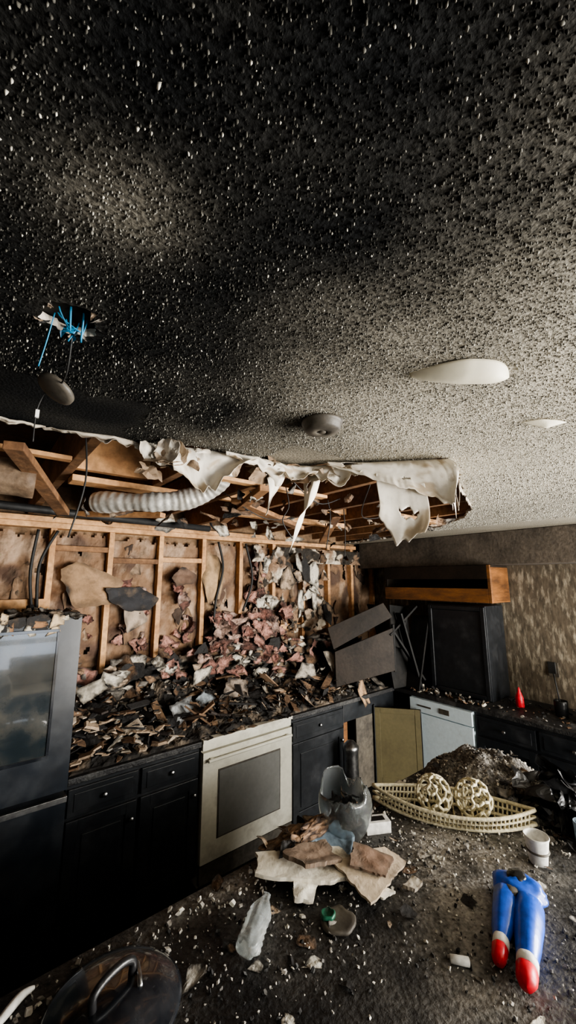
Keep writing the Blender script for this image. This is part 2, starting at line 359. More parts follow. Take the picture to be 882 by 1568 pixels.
for k,(rf,hf) in enumerate(((1.0,0.0),(.75,.62))):
    for j in range(4):
        q=j*math.pi/2; lx=np.cos(q)*A[:,2]*rf*el; ly=np.sin(q)*A[:,2]*rf/el
        jx=1+np.random.uniform(-.25,.25,nP)
        VV[:,k*4+j,0]=A[:,0]+(lx*np.cos(ang)-ly*np.sin(ang))*jx
        VV[:,k*4+j,1]=A[:,1]+(lx*np.sin(ang)+ly*np.cos(ang))*jx
        VV[:,k*4+j,2]=H-hh*hf+.0005
VV[:,8,0]=A[:,0];VV[:,8,1]=A[:,1];VV[:,8,2]=H-hh
base=[(0,1,5,4),(1,2,6,5),(2,3,7,6),(3,0,4,7),(4,5,8),(5,6,8),(6,7,8),(7,4,8)]
me=bpy.data.meshes.new('popcorn_granules'); nV=nP*9
me.vertices.add(nV); me.vertices.foreach_set('co',VV.reshape(-1))
lt=np.array([len(f) for f in base]); flat=np.array([q for f in base for q in f])
loops=(flat[None,:]+9*np.arange(nP)[:,None]).reshape(-1)
me.loops.add(len(loops)); me.loops.foreach_set('vertex_index',loops.astype(np.int32))
tot=np.tile(lt,nP); st=np.concatenate([[0],np.cumsum(tot)[:-1]])
me.polygons.add(len(tot)); me.polygons.foreach_set('loop_start',st.astype(np.int32))
try: me.polygons.foreach_set('loop_total',tot.astype(np.int32))
except Exception: pass
me.polygons.foreach_set('use_smooth',np.ones(len(tot),dtype=bool))
me.update(calc_edges=True); me.validate()
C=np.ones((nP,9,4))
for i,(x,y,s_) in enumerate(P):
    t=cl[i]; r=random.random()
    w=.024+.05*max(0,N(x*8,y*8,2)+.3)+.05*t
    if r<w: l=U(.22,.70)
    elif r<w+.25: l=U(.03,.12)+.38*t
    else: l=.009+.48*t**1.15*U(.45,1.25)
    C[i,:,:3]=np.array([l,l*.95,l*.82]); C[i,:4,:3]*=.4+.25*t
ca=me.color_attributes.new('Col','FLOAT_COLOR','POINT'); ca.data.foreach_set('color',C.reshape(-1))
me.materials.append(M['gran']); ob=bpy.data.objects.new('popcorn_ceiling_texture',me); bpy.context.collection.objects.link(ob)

# ------------------------------------------------------------ framing
b=B('wall_stud_framing')
for i in range(-3,10):
    x=.43+.4*i
    b.box((x-.02,YL,.1),(x+.02,YL+.09,2.36),'wood')
b.box((-1.2,YL-.01,2.36),(3.7,YL+.09,2.40),'wood'); b.box((-1.2,YL-.005,2.402),(2.4,YL+.09,2.442),'wood')
b.box((.85,YL+.005,2.12),(1.21,YL+.085,2.16),'joist'); b.box((1.25,YL+.005,2.14),(1.61,YL+.085,2.18),'wood')
b.box((1.9,YL-.005,1.49),(3.0,YL+.03,1.54),'wood'); b.box((.45,YL+.005,2.20),(.81,YL+.085,2.24),'joist')
b.box((-.4,YL-.01,1.78),(.41,YL+.02,1.86),'wood')
b.make(bevel=.003)
b=B('ceiling_joists')
for i in range(-3,9):
    x=.28+.4*i
    y0=.4 if i!=-1 else .85
    b.box((x-.02,y0,2.46),(x+.02,3.329,2.69),'joist')
    if i%2==0: b.box((x+.02,1.95+.1*(i%3),2.50),(x+.38,1.99+.1*(i%3),2.67),'wood')
for (p,q) in (((-.5,1.62,2.44),(.25,1.66,2.458)),((.3,1.9,2.43),(.95,2.0,2.458)),((.8,1.5,2.44),(1.5,1.55,2.458)),((1.3,2.2,2.42),(2.4,2.26,2.458)),((2.2,1.6,2.43),(2.9,1.66,2.458))):
    b.box(p,q,'wood')
for (c,rz,ry,l,w,k) in (((1.5,2.0,2.40),.5,.03,.5,.03,'joist'),((.62,2.6,2.40),-.9,.05,.4,.03,'wood'),((.20,1.9,2.38),1.25,.08,.45,.03,'joist'),((1.15,1.85,2.40),1.3,.06,.4,.025,'joist'),((2.2,2.2,2.38),.9,.08,.5,.03,'joist')):
    Mx=Matrix.Translation(c)@Matrix.Rotation(rz,4,'Z')@Matrix.Rotation(ry,4,'Y'); b.box((-l,-w,-.015),(l,w,.015),k,Mx)
b.make(bevel=.003)
b=B('subfloor_above'); b.box((-2,.2,2.695),(XR-.01,3.329,2.72),'subfloor'); b.make()
b=B('sheet_metal_duct')
b.lathe((-.62,1.78,2.375),(1,-.03,0),[(0,.068),(.02,.072),(.3,.07),(.32,.073),(.34,.07),(.72,.07),(.74,.074),(.77,.074),(.77,.062),(.5,.06)],'ductb',seg=28); b.make()
b=B('flexible_air_duct')
pp=cr([(.42,1.98,2.355),(.52,1.86,2.35),(.64,1.76,2.35),(.76,1.70,2.37),(.85,1.63,2.42),(.88,1.55,2.5),(.88,1.48,2.6)],40)
b.tube(pp,.05,'duct',seg=20,rf=lambda t:.046+.0012*math.sin(t*len(pp)*.7)+.012*N(t*7))
b.make()
b=B('plumbing_pipe'); b.tube([(-.9,2.5,2.41),(.4,2.75,2.41),(1.5,2.9,2.41)],.025,'blackmatte',seg=12); b.make()
b=B('hanging_electrical_cable')
for cp in ([(.24,1.35,2.46),(.25,1.34,2.3),(.22,1.36,2.12)],[(1.2,1.5,2.46),(1.22,1.5,2.36),(1.18,1.5,2.28),(1.26,1.52,2.2)],[(1.6,1.6,2.46),(1.62,1.6,2.35),(1.6,1.62,2.17)],[(1.1,1.35,2.46),(1.35,1.42,2.38),(1.6,1.5,2.45)],
 [(1.9,1.75,2.46),(1.92,1.76,2.3),(1.9,1.75,2.14)],[(1.0,1.8,2.46),(1.3,1.8,2.34),(1.8,2.0,2.44)],[(1.5,1.2,2.46),(1.8,1.5,2.36),(2.3,1.6,2.45)]):
    b.tube(cr(cp,6),.003,'blackmatte',seg=6)
b.make()
b=B('wall_electrical_cable')
for cp in ([(.45,3.2,2.34),(.36,3.2,2.1),(.37,3.2,1.8)],[(.33,3.2,2.34),(.31,3.2,2.05),(.34,3.2,1.8)],[(1.75,3.19,2.34),(1.8,3.18,2.1),(1.73,3.17,1.8),(1.7,3.15,1.5)],[(2.05,3.19,2.34),(2.12,3.17,2.0),(2.02,3.17,1.7)]):
    b.tube(cr(cp,6),.011,'blackmatte',seg=6)
b.make()

kraft=(.20,.12,.07)
b=B('kraft_paper_insulation')
for i in range(-2,9):
    x0=.45+.4*i; x1=x0+.36; sd=i*7.3
    zt=2.35-abs(N(sd))*.12; zb=1.35
    def fn(u,v,x0=x0,x1=x1,zt=zt,sd=sd):
        x=x0+(x1-x0)*u; z=zb+(zt-zb)*v
        return (x,YL+.055-.03*math.sin(u*math.pi)+.03*(1-abs(2*N(x*4,z*3,sd)))*.6+.02*FB(x*8,z*7,sd),z)
    def cf(u,v,sd=sd):
        t=ss(-.1,.5,FB(u*2+sd,v*4)); c=lerp3(kraft,(.34,.24,.165),t)
        d=ss(-.05,.35,N(u*2.2,v*5,sd+3)); return lerp3(c,(.055,.032,.024),d*.85)
    b.grid(fn,26,60,'paper',mask=lambda u,v,sd=sd:(FB(u*2.0+sd,v*3.2,2)<.62) and v<1-.08*abs(N(u*5,sd)),colf=cf,smooth=False)
    for k in range(5):
        b.scrap((U(x0+.11,x1-.11),YL+.035,U(1.45,2.25)),U(.08,.18),U(.14,.36),random.choice([kraft,kb,(.30,.21,.14),(.06,.04,.03)]),(1.55+U(-.08,.08),U(-.1,.1),U(-.1,.1)),'paper',crease=.15,char=.5)
b.make(solid=.002)
b=B('pink_fiberglass_insulation')
for k in range(150):
    q=random.random()
    if q<.36: x=U(1.70,2.5); z=U(1.38,1.68); y=U(3.10,3.18); r=U(.04,.10)
    elif q<.70: x=random.choice([.64,1.04,1.04,1.43,1.43])+U(-.10,.10); z=U(1.42,2.0); y=U(3.235,3.25); r=U(.03,.07)
    elif q<.82: x=U(2.12,2.38);z=U(1.6,2.2);y=3.21;r=U(.03,.07)
    else: x=U(1.2,3.0);z=U(1.2,1.40);y=U(3.0,3.15);r=U(.03,.08)
    col=random.choice([pk,pk,(.46,.32,.26),(.30,.14,.11),(.14,.07,.055)])
    b.scrap((x,y,z),r*2.4,r*2.2,col,(1.4+U(-.3,.3),U(-.4,.4),U(-.3,.3)),'pink',crease=.4,char=.7,folds=5,jag=.2)
b.make()
b=B('torn_drywall_paper')
def fn(u,v):
    x=2.15+1.75*u; z=1.45+.88*v; f=FB(x*6,z*6,5)
    return (x,YL-.02-.05*abs(f)-.03*N(x*15,z*15),z)
def mk(u,v):
    x=2.15+1.75*u; z=1.45+.88*v; f=FB(x*4.1+3,z*3.6,8)
    if z>2.17 : return f<.33 and x<3.75
    if x>3.15: return False
    return f<-.05+.1*N(x*20,z*20) and x>2.2+.08*N(z*11)
def cf(u,v):
    x=2.15+1.75*u; z=1.45+.88*v; t=FB(x*5,z*4,2)
    c=lerp3((.58,.51,.41),(.24,.155,.10),ss(-.2,.3,t))
    return lerp3(c,(.03,.025,.02),ss(-.04,.16,FB(x*5,z*5,12)))
b.grid(fn,200,110,'paper',mask=mk,colf=cf,smooth=False)
for k in range(28): b.scrap((U(2.25,3.15),U(3.13,3.2),U(1.5,2.25)),U(.1,.26),U(.16,.40),random.choice([wh,wh,wh,tan,kb,br,dk]),(1.52+U(-.15,.15),U(-.2,.2),U(-.2,.2)),crease=.2,char=.8)
b.make(solid=.003)
b=B('scorched_wall_paper_flap')
for (x,z,w,h,col) in ((.66,1.97,.44,.40,(.33,.21,.12)),(.98,1.84,.46,.24,(.03,.03,.033)),(1.73,2.0,.24,.70,(.42,.28,.155)),(-.1,2.1,.7,.6,(.38,.29,.18)),(.0,1.70,.7,.20,(.40,.33,.25)),(1.42,2.0,.28,.22,(.16,.1,.07)),(1.03,1.66,.22,.34,(.38,.30,.23))):
    b.scrap((x,YL-.05,z),w,h,col,(1.45+U(-.1,.1),U(-.12,.12),U(-.1,.1)),'paper',crease=.16,char=.5,rings=9,seg=44,jag=.05,nk=random.choice([4,5,6]))
b.make(solid=.003)

b=B('burnt_backsplash')
def fn(u,v):
    x=.52+3.3*u; z=.93+.50*v
    return (x,YL-.03-.03*FB(x*5,z*5,1)-.02*N(x*17,z*17),z)
def mk(u,v):
    x=.52+3.3*u; return v<.78+.4*FB(x*3,3)+.15*N(x*16)
def cf(u,v):
    x=.52+3.3*u; z=.93+.58*v; t=FB(x*6,z*8,22); c=lerp3((.42,.38,.32),(.15,.11,.08),ss(-.25,.2,t))
    return lerp3(c,(.02,.02,.02),ss(-.2,.05,FB(x*5,z*9,31)))
b.grid(fn,190,36,'debris',mask=mk,colf=cf); b.make(solid=.01)

# ------------------------------------------------------------ hanging ceiling paper
def hang(b,top,lens,out=.03,sd=0,rag_=.3,col=((.80,.75,.66),(.50,.41,.30)),lip=.02,sw=0,rows=22,edge_t=.45,curl=.03):
    pts=[Vector((p[0],p[1],H-.001)) for p in top]
    L=sum((pts[i+1]-pts[i]).length for i in range(len(pts)-1)); nu=max(8,int(L/.003))
    def at(u):
        q=u*(len(pts)-1); i=min(len(pts)-2,int(q)); t=q-i
        return pts[i].lerp(pts[i+1],t), lens[i]*(1-t)+lens[i+1]*t, (pts[i+1]-pts[i]).normalized()
    def tooth(x): # irregular tear profile, saw-like
        return abs((x+.6*N(x*.7,sd))%1-.5)*2-.5
    def fn(u,v):
        p,l,t=at(u); n=Vector((t.y,-t.x,0))
        if n.dot(Vector((-.63,-.78,0)))<0: n=-n
        l=l*(1+rag_*(1.0*N(u*L*7,sd)+.55*tooth(u*L*16+sd)+.30*N(u*L*60,sd+9)))
        o=lip*math.sin(min(1,v*2.5)*math.pi*.5)+out*v*N(u*L*6,v*1.2,sd)*2
        o+=curl*max(0,v-.7)/.3*(.5+N(u*L*8,sd+70)); up=curl*.6*max(0,(v-.8)/.2)**2*max(0,N(u*L*8,sd+70)+.4)
        return p+n*o+Vector((0,0,-l*v+up))+t*(sw*v*v+.35*l*v*N(u*L*5,v,sd+40))
    def cf(u,v):
        return lerp3(col[0],col[1],min(1,ss(.1,.6,FB(u*L*9,v*3,sd+4))+edge_t*ss(.82,1,v)))
    def mk(u,v): return not (FB(u*L*9,v*2+sd,sd+30)>.72 and v>.3)
    b.grid(fn,nu,rows,'cpaper',colf=cf,mask=mk,smooth=True)
b=B('hanging_ceiling_paper')
dim=((.42,.37,.30),(.10,.075,.055))
hang(b,[(.38,1.27),(.50,1.21)],[.03,.09],sd=21,out=.03)
hang(b,[(.49,1.215),(.55,1.19),(.60,1.18),(.68,1.165),(.74,1.158)],[.11,.15,.15,.07,.04],sd=1,out=.05,lip=.05)
hang(b,[(.64,1.172),(.75,1.155),(.85,1.147)],[.04,.06,.10],sd=2,rag_=.35,lip=.06)
hang(b,[(.79,1.15),(.86,1.145)],[.22,.10],sd=3,rag_=.25,lip=.04,out=.03)
hang(b,[(.83,1.149),(.91,1.14),(1.0,1.11)],[.08,.09,.07],sd=23,rag_=.35,lip=.06)
hang(b,[(.985,1.12),(1.045,1.055)],[.34,.10],sd=4,sw=-.05,rag_=.25,lip=.04,rows=30,out=.02)
hang(b,[(1.0,1.11),(1.07,1.01),(1.13,.94)],[.05,.10,.07],sd=5,out=.03,rag_=.35,lip=.05)
hang(b,[(1.05,1.04),(1.16,.91),(1.24,.81),(1.31,.735),(1.345,.70)],[.03,.10,.14,.19,.16],sd=6,out=.02,lip=.08,rows=28,rag_=.12,edge_t=.15,curl=.01)
hang(b,[(1.16,.90),(1.215,.835),(1.265,.78)],[.22,.32,.30],sd=7,out=.02,lip=.07,rows=34,rag_=.14,curl=.02)
hang(b,[(1.345,.70),(1.38,.712)],[.19,.10],sd=8,rag_=.3,lip=.0,out=.01,curl=0)
hang(b,[(1.43,.735),(1.455,.743)],[.20,.13],sd=28,rag_=.3,lip=.0,out=.01,curl=0)
hang(b,[(1.5,.76),(1.53,.772)],[.14,.18],sd=9,rag_=.3,lip=.0,out=.01,curl=0)
hang(b,[(1.6,.80),(1.62,.81)],[.13,.1],sd=12,rag_=.3,lip=.0,out=.01,curl=0)
hang(b,[(.12,1.31),(.2,1.28),(.3,1.25),(.42,1.26)],[.008,.02,.03,.02],sd=10,rag_=1,col=dim,lip=.01,curl=.01)
hang(b,[(-.35,1.35),(-.1,1.32),(0,1.30),(.12,1.30)],[.01,.015,.03,.008],sd=11,rag_=1,col=dim,lip=.01,curl=.01)
hang(b,[(1.36,.705),(1.9,.93),(2.35,1.1)],[.03,.02,.015],sd=13,rag_=.9,col=dim,lip=0,out=.01,curl=0)
for k in range(24):
    i=random.choice([10,11,12,12,9,8,11]); a=Vector(edge[i]);c=Vector(edge[i+1]); p=a.lerp(c,R()); w=U(.06,.14)
    b.scrap((p.x-.03,p.y-.03,H-.03-U(0,.06)),w,w*U(.5,1.1),random.choice([(.78,.73,.64),(.7,.64,.54),(.42,.33,.24),(.25,.18,.12)]),(1.2+U(-.6,.6),U(-.6,.6),-.5+U(-.6,.6)),'cpaper',crease=.5,char=.35,dark=(.2,.13,.08))
b.make(solid=.001)
b=B('dangling_cavity_debris')
for k in range(70):
    x=U(.25,3.0); y=U(1.4,3.0)
    if x<1.0 and y<2.1: continue
    b.scrap((x,y,2.42+U(-.05,.03)),U(.06,.26),U(.04,.12),random.choice([wh,tan,br,br,dk,gr,kb]),(U(-1.5,1.5),U(-1.2,1.2),U(0,6)),crease=.4,char=.6)
b.make()

# ------------------------------------------------------------ ceiling fixtures
b=B('smoke_detector'); r=.058
b.lathe((.734,.751,H-.001),(0,0,-1),[(0,r*1.0),(.004,r*1.02),(.010,r*1.0),(.012,r*.93),(.024,r*.90),(.031,r*.82),(.034,r*.5),(.034,r*.28),(.030,r*.26),(.030,r*.2),(.034,r*.18),(.034,.0005)],'smoke',seg=40); b.make()
b=B('recessed_junction_box')
b.lathe((JB[0],JB[1],H+.017),(0,0,1),[(0,.058),(.002,.056),(.075,.054),(.077,.001)],'blackflat',seg=28)
for k in range(7):
    q=k*.9; b.tube(cr([(.086+.02*math.cos(q),.716+.02*math.sin(q),H+.08),(.088+.025*math.cos(q),.722+.022*math.sin(q),H+.02),(.095+.012*math.cos(q*2.3),.735+.012*math.sin(q),H-U(.0,.03))],5),U(.001,.002),'blue',seg=6)
b.scrap((.090,.735,H+.012),.05,.06,(1,1,1),(1.3,.2,-.5),'blue',crease=.6,jag=.3,folds=5)
b.scrap((.100,.738,H-.006),.035,.04,(1,1,1),(1.2,.5,.3),'blue',crease=.6,jag=.3,folds=5)
b.tube(cr([(.064,.735,H+.02),(.058,.76,H-.03),(.052,.78,H-.07)],5),.0012,'blue',seg=5)
for k in range(10):
    q=U(0,6.28); rr=U(.043,.05)
    b.scrap((.086+rr*math.cos(q),.716+rr*math.sin(q),H-.003),U(.015,.032),U(.008,.018),random.choice([wh,dk,gr,tan]),(U(-.5,.5),U(-.5,.5),q),crease=.4,char=.8)
b.make()
b=B('dangling_alarm_horn')
b.lathe((.10,.90,H-.045),(-.45,-.1,-.75),[(0,.03),(.004,.038),(.012,.038),(.016,.03),(.02,.012),(.02,.001)],'smoke',seg=32)
b.tube(cr([(.095,.745,H+.02),(.10,.8,H-.05),(.10,.88,H-.05)],6),.0018,'blackmatte',seg=6)
b.tube(cr([(.08,.93,H-.05),(.07,.95,H-.09),(.07,.95,H-.16)],6),.0015,'blackmatte',seg=6)
b.box((.068,.946,H-.105),(.075,.953,H-.088),'white')
b.make()
b=B('melted_light_diffuser')
c0=Vector((.80,.39)); ax=Vector((.777,-.629)); ay=Vector((.629,.777))
def fn(u,v):
    s_=(u-.5)*2; w=.108*s_; e=max(0,1-abs(s_)**(3.5 if s_>0 else 1.6))
    p=c0+ax*w+ay*(-.03-.052*e*(1-v)+.008*s_*s_)
    return (p.x,p.y,H-.002-.026*v*(.35+.65*e)-.012*math.sin(v*math.pi)*e)
b.grid(fn,44,14,'diff'); b.make(solid=.003)
b=B('peeled_paint_flake')
def fn(u,v):
    s_=(u-.5)*2; p=Vector((1.22,.34))+ax*(.065*s_)+ay*(.022*(v-.5)*(1-abs(s_+.4*(1-abs(s_)))**1.5)+.012*s_*s_)
    return (p.x,p.y,H-.004-.02*v*(1-abs(s_)))
b.grid(fn,20,6,'diff'); b.make(solid=.002)

# ------------------------------------------------------------ refrigerator
b=B('refrigerator')
b.box((-.42,2.50,.03),(.50,3.20,1.79),'blackgloss')
b.box((-.42,2.42,.93),(.50,2.49,1.79),'dsteel')
b.box((-.39,2.414,1.12),(.385,2.421,1.72),'glassblack')
for q in ((-.40,.395,1.72,1.735),(-.40,.395,1.105,1.12)): b.box((q[0],2.408,q[2]),(q[1],2.422,q[3]),'blackgloss')
b.box((.385,2.408,1.12),(.398,2.422,1.72),'blackgloss')
b.box((-.42,2.42,.06),(.50,2.49,.90),'dsteel'); b.box((-.42,2.405,.88),(.50,2.425,.905),'steel')
for x in(-.35,.4): b.box((x,2.55,0),(x+.05,2.6,.03),'black')
for k in range(16):
    b.scrap((U(.10,.46),2.412,U(1.73,1.80)),U(.05,.14),U(.03,.10),random.choice([(.58,.44,.28),(.5,.45,.36),dk,dk,(.3,.16,.08)]),(1.57,0,U(-.05,.05)),'paper',crease=.05,char=.8)
for k in range(22):
    b.scrap((U(-.4,.48),U(2.43,2.6),1.80+U(0,.025)),U(.08,.24),U(.06,.14),random.choice([dk,dk,dk,br,tan,gr]),(U(-.35,.35),U(-.3,.3),U(0,6)),crease=.3,char=.8)
b.chips(140,lambda:(U(-.4,.48),U(2.45,3.15),1.794),(.02,.1),[(.2,.15,.1),(.4,.36,.3),(.04,.04,.04),(.03,.03,.03)],tilt=.3)
b.make(bevel=.006)

# ------------------------------------------------------------ base cabinets
def cab(name,axis,f,a0,a1,back,doors,z0=.1,z1=.87,k='black'):
    b=B(name)
    def bx(a,bb,d0,d1,za,zb,kk):
        if axis=='x': b.box((a,f-d1,za),(bb,f-d0,zb),kk)
        else: b.box((f-d1,a,za),(f-d0,bb,zb),kk)
    if axis=='x': b.box((a0,f,z0),(a1,back,z1),k); b.box((a0,f+.06,0),(a1,back,z0),k)
    else: b.box((f,a0,z0),(back,a1,z1),k); b.box((f+.06,a0,0),(back,a1,z0),k)
    w=(a1-a0)/doors
    for i in range(doors):
        p=a0+w*i+.012;q=a0+w*(i+1)-.012
        bx(p,q,0,.02,.71,.85,k); bx(p+.03,q-.03,.02,.024,.735,.825,k)
        bx(p,p+.06,0,.02,.13,.69,k); bx(q-.06,q,0,.02,.13,.69,k); bx(p+.06,q-.06,0,.02,.13,.19,k); bx(p+.06,q-.06,0,.02,.63,.69,k); bx(p+.06,q-.06,0,.010,.19,.63,k); bx(p+.085,q-.085,.01,.016,.215,.605,k)
        for (cx,cz) in(((p+q)/2,.78),(q-.03,.60)):
            if axis=='x': b.lathe((cx,f-.02,cz),(0,-1,0),[(0,.006),(.012,.006),(.016,.014),(.024,.013),(.027,.001)],'steel',seg=14)
            else: b.lathe((f-.02,cx,cz),(-1,0,0),[(0,.006),(.012,.006),(.016,.014),(.024,.013),(.027,.001)],'steel',seg=14)
    return b.make(bevel=.003)
cab('base_cabinet','x',2.60,.53,1.33,3.19,2)
cab('base_cabinet','x',2.60,2.13,2.74,3.19,1)
b=B('doorless_corner_cabinet')
b.box((2.75,2.62,.1),(2.77,3.19,.87),'black'); b.box((2.77,3.15,.1),(3.50,3.19,.87),'brownchar'); b.box((2.77,2.62,.1),(3.5,3.15,.12),'brownchar'); b.box((2.77,2.62,.85),(3.5,3.15,.87),'black')
b.box((2.75,2.60,.72),(3.5,2.62,.87),'black'); b.box((2.77,2.64,.45),(3.48,3.15,.465),'cabwood'); b.box((2.75,2.6,.1),(2.80,2.62,.72),'cabwood')
b.box((2.92,2.60,.1),(3.2,2.62,.72),'smoke')
b.make(bevel=.003)
b=B('open_cabinet_door')
d=Vector((.27,-.33,0)).normalized(); ang_=math.atan2(d.y,d.x)
Mx=Matrix.Translation((3.17,2.585,0))@Matrix.Rotation(ang_,4,'Z')
b.box((0,-.01,.12),(.42,.01,.78),'olive',Mx)
for q in ((0,.05,.12,.78),(.37,.42,.12,.78),(.05,.37,.12,.17),(.05,.37,.73,.78)): b.box((q[0],-.014,q[2]),(q[1],.014,q[3]),'olive',Mx)
b.box((-.008,-.02,.10),(.0,.02,.80),'black',Mx); b.box((.42,-.016,.12),(.43,.016,.78),'black',Mx)
b.make(bevel=.003)
b=B('countertop')
b.box((.53,2.57,.875),(1.335,3.2,.912),'counter'); b.box((2.125,2.57,.875),(3.48,3.2,.912),'counter'); b.box((3.48,-.2,.875),(4.09,3.2,.912),'counter'); b.make(bevel=.006)

b=B('kitchen_range')
b.box((1.345,2.60,.03),(2.115,3.18,.90),'cream'); b.box((1.34,2.56,.895),(2.12,3.18,.918),'cream')
b.box((1.345,2.575,.845),(2.115,2.60,.893),'cream')
b.box((1.345,2.565,.17),(2.115,2.60,.835),'cream'); b.box((1.47,2.559,.30),(1.99,2.566,.70),'greyglass')
b.box((1.460,2.5625,.29),(2.000,2.5655,.71),'smoke')
b.box((1.345,2.572,.05),(2.115,2.60,.16),'smoke')
b.tube([(1.37,2.535,.79),(2.09,2.535,.79)],.011,'cream',seg=12)
for x in(1.39,2.05): b.box((x,2.535,.78),(x+.02,2.566,.80),'cream')
for x,y in((1.53,2.75),(1.93,2.75),(1.53,3.02),(1.93,3.02)):
    b.lathe((x,y,.918),(0,0,1),[(0,.09),(.004,.088),(.006,.07),(.003,.05),(.003,.001)],'blackgloss',seg=24)
for x in(1.38,2.05): b.box((x,2.65,0),(x+.03,2.68,.03),'black')
for k in range(60): b.scrap((U(1.36,2.1),U(2.57,2.72),.922),U(.04,.16),U(.03,.09),random.choice([dk,dk,dk,br,gr,tan]),(U(-.1,.1),U(-.1,.1),U(0,6)),crease=.15,char=.8,zmin=.9185)
b.make(bevel=.004)

# debris heap on the stove-wall counter
def hz(x,y):
    t=(y-2.62)/(3.19-2.62)
    h=.03+.22*ss(0.1,1,t)*(1+.7*FB(x*2.2,y*2.2,3))
    if x>2.2: h*=.8
    return .915+max(.004,h*ss(2.58,2.72,y)*ss(.53,.62,x)+.03*FB(x*9,y*9,1))
b=B('charred_debris_heap')
def fn(u,v):
    x=.54+2.9*u; y=2.60+.59*v; return (x,y,hz(x,y) if 0<u<1 and v>0 else .913)
def cf(u,v):
    x=.54+2.9*u; y=2.6+.59*v; t=FB(x*9,y*9,6); return lerp3((.025,.023,.021),(.2,.16,.12),ss(0,.5,t))
b.grid(fn,170,40,'debris',colf=cf,smooth=False)
def sp(x0,x1,y0,y1,dz=.01): return lambda:(lambda x,y:(x,y,hz(x,y)+U(0,dz)))(U(x0,x1),U(y0,y1))
b.chips(420,sp(.56,3.35,2.66,3.15,.03),(.03,.11),[tan,br,dk,dk,dk,gr],tilt=.5,thick=.12)
b.chips(190,sp(.56,1.15,2.62,2.92,.07),(.08,.19),[tan,tan,br,(.5,.42,.33),dk,dk],tilt=.2,thick=.08)
b.chips(500,sp(.56,3.35,2.66,3.15,.05),(.012,.04),[wh,tan,gr,dk,dk,gr],tilt=.8,thick=.3)
# charred boards lying in the heap
for k in range(46):
    x,y,z=sp(.7,3.3,2.7,3.1,.06)(); l=U(.08,.22)
    Mx=Matrix.Translation((x,y,z+.02))@Matrix.Rotation(U(0,3.14),4,'Z')@Matrix.Rotation(random.gauss(0,.45),4,'Y')@Matrix.Rotation(U(-.5,.5),4,'X')
    b.box((-l,-U(.012,.035),-.006),(l,U(.012,.035),.006),'debris',Mx,random.choice([dk,dk,br,kb,(.05,.04,.035)]))
for k in range(320):
    x,y,z=sp(.58,3.35,2.68,3.12,.04)(); w=U(.08,.24)
    b.scrap((x,y,z+.01),w,w*U(.3,.8),random.choice([tan,br,br,dk,dk,dk,gr,wh,kb]),(random.gauss(0,.4),random.gauss(0,.4),U(0,6.28)),crease=.18,char=.95)
for k in range(240):
    w=U(.08,.24)
    b.scrap((U(.58,3.3),U(3.04,3.17),U(1.05,1.42)),w,w*U(.3,.9),random.choice([wh,wh,tan,br,dk,dk,kb,gr,pk]),(1.4+U(-.4,.4),U(-.4,.4),U(-.5,.5)),crease=.18,char=.85)
for (x,y,z,w,h_,col) in ((1.28,2.80,1.06,.30,.24,(.32,.33,.33)),(1.50,2.86,1.10,.26,.16,(.24,.27,.29)),(.72,2.98,1.26,.26,.2,(.42,.38,.31)),(1.8,2.9,1.12,.3,.2,(.3,.24,.19)),(2.6,2.9,1.14,.34,.22,(.4,.36,.3)),(2.9,2.80,1.2,.30,.32,(.42,.37,.3)),(3.02,2.60,.93,.18,.32,(.45,.29,.17))):
    b.scrap((x,y,z),w,h_,col,(1.2+U(-.15,.15),U(-.2,.2),U(-.4,.4)),crease=.08,char=.8,rings=9,seg=40,nk=4)
b.make()

# collapsed cabinet in the corner
b=B('collapsed_wall_cabinet')
b.quad((2.82,2.75,.98),(3.30,2.42,1.12),(3.32,2.44,1.52),(2.83,2.77,1.30),-.02,'brownchar')
b.quad((2.83,2.79,1.32),(3.34,2.46,1.62),(3.28,2.52,1.76),(2.80,2.84,1.52),.02,'brownchar')
b.quad((3.32,2.44,1.10),(3.62,2.86,1.10),(3.62,2.86,1.55),(3.32,2.44,1.55),.02,'blackflat')
b.quad((2.85,2.80,1.0),(3.4,3.05,1.0),(3.4,3.05,1.35),(2.85,2.80,1.32),.02,'blackflat')
b.quad((3.30,2.46,1.35),(3.68,2.50,1.25),(3.70,2.55,1.70),(3.34,2.50,1.74),.02,'blackflat')
b.quad((3.36,2.50,.93),(3.66,2.46,.93),(3.62,2.52,1.40),(3.34,2.55,1.30),.02,'blackflat')
for (p,q,w) in (((3.52,2.40,.915),(3.74,2.38,1.62),.10),((3.60,2.35,.915),(3.40,2.42,1.66),.05),((3.45,2.62,.93),(3.68,2.55,1.72),.09),((3.75,2.75,.93),(3.5,2.85,1.72),.08),((3.66,2.34,1.0),(3.35,2.48,1.50),.03),((3.30,2.5,1.45),(3.66,2.42,1.72),.06)):
    p=Vector(p);q=Vector(q); d=(q-p); Mr=Matrix.Translation((p+q)/2)@d.to_track_quat('Z','Y').to_matrix().to_4x4(); l=d.length/2
    b.box((-w,-.010,-l),(w,.010,l),'blackflat',Mr)
b.make(bevel=.003)

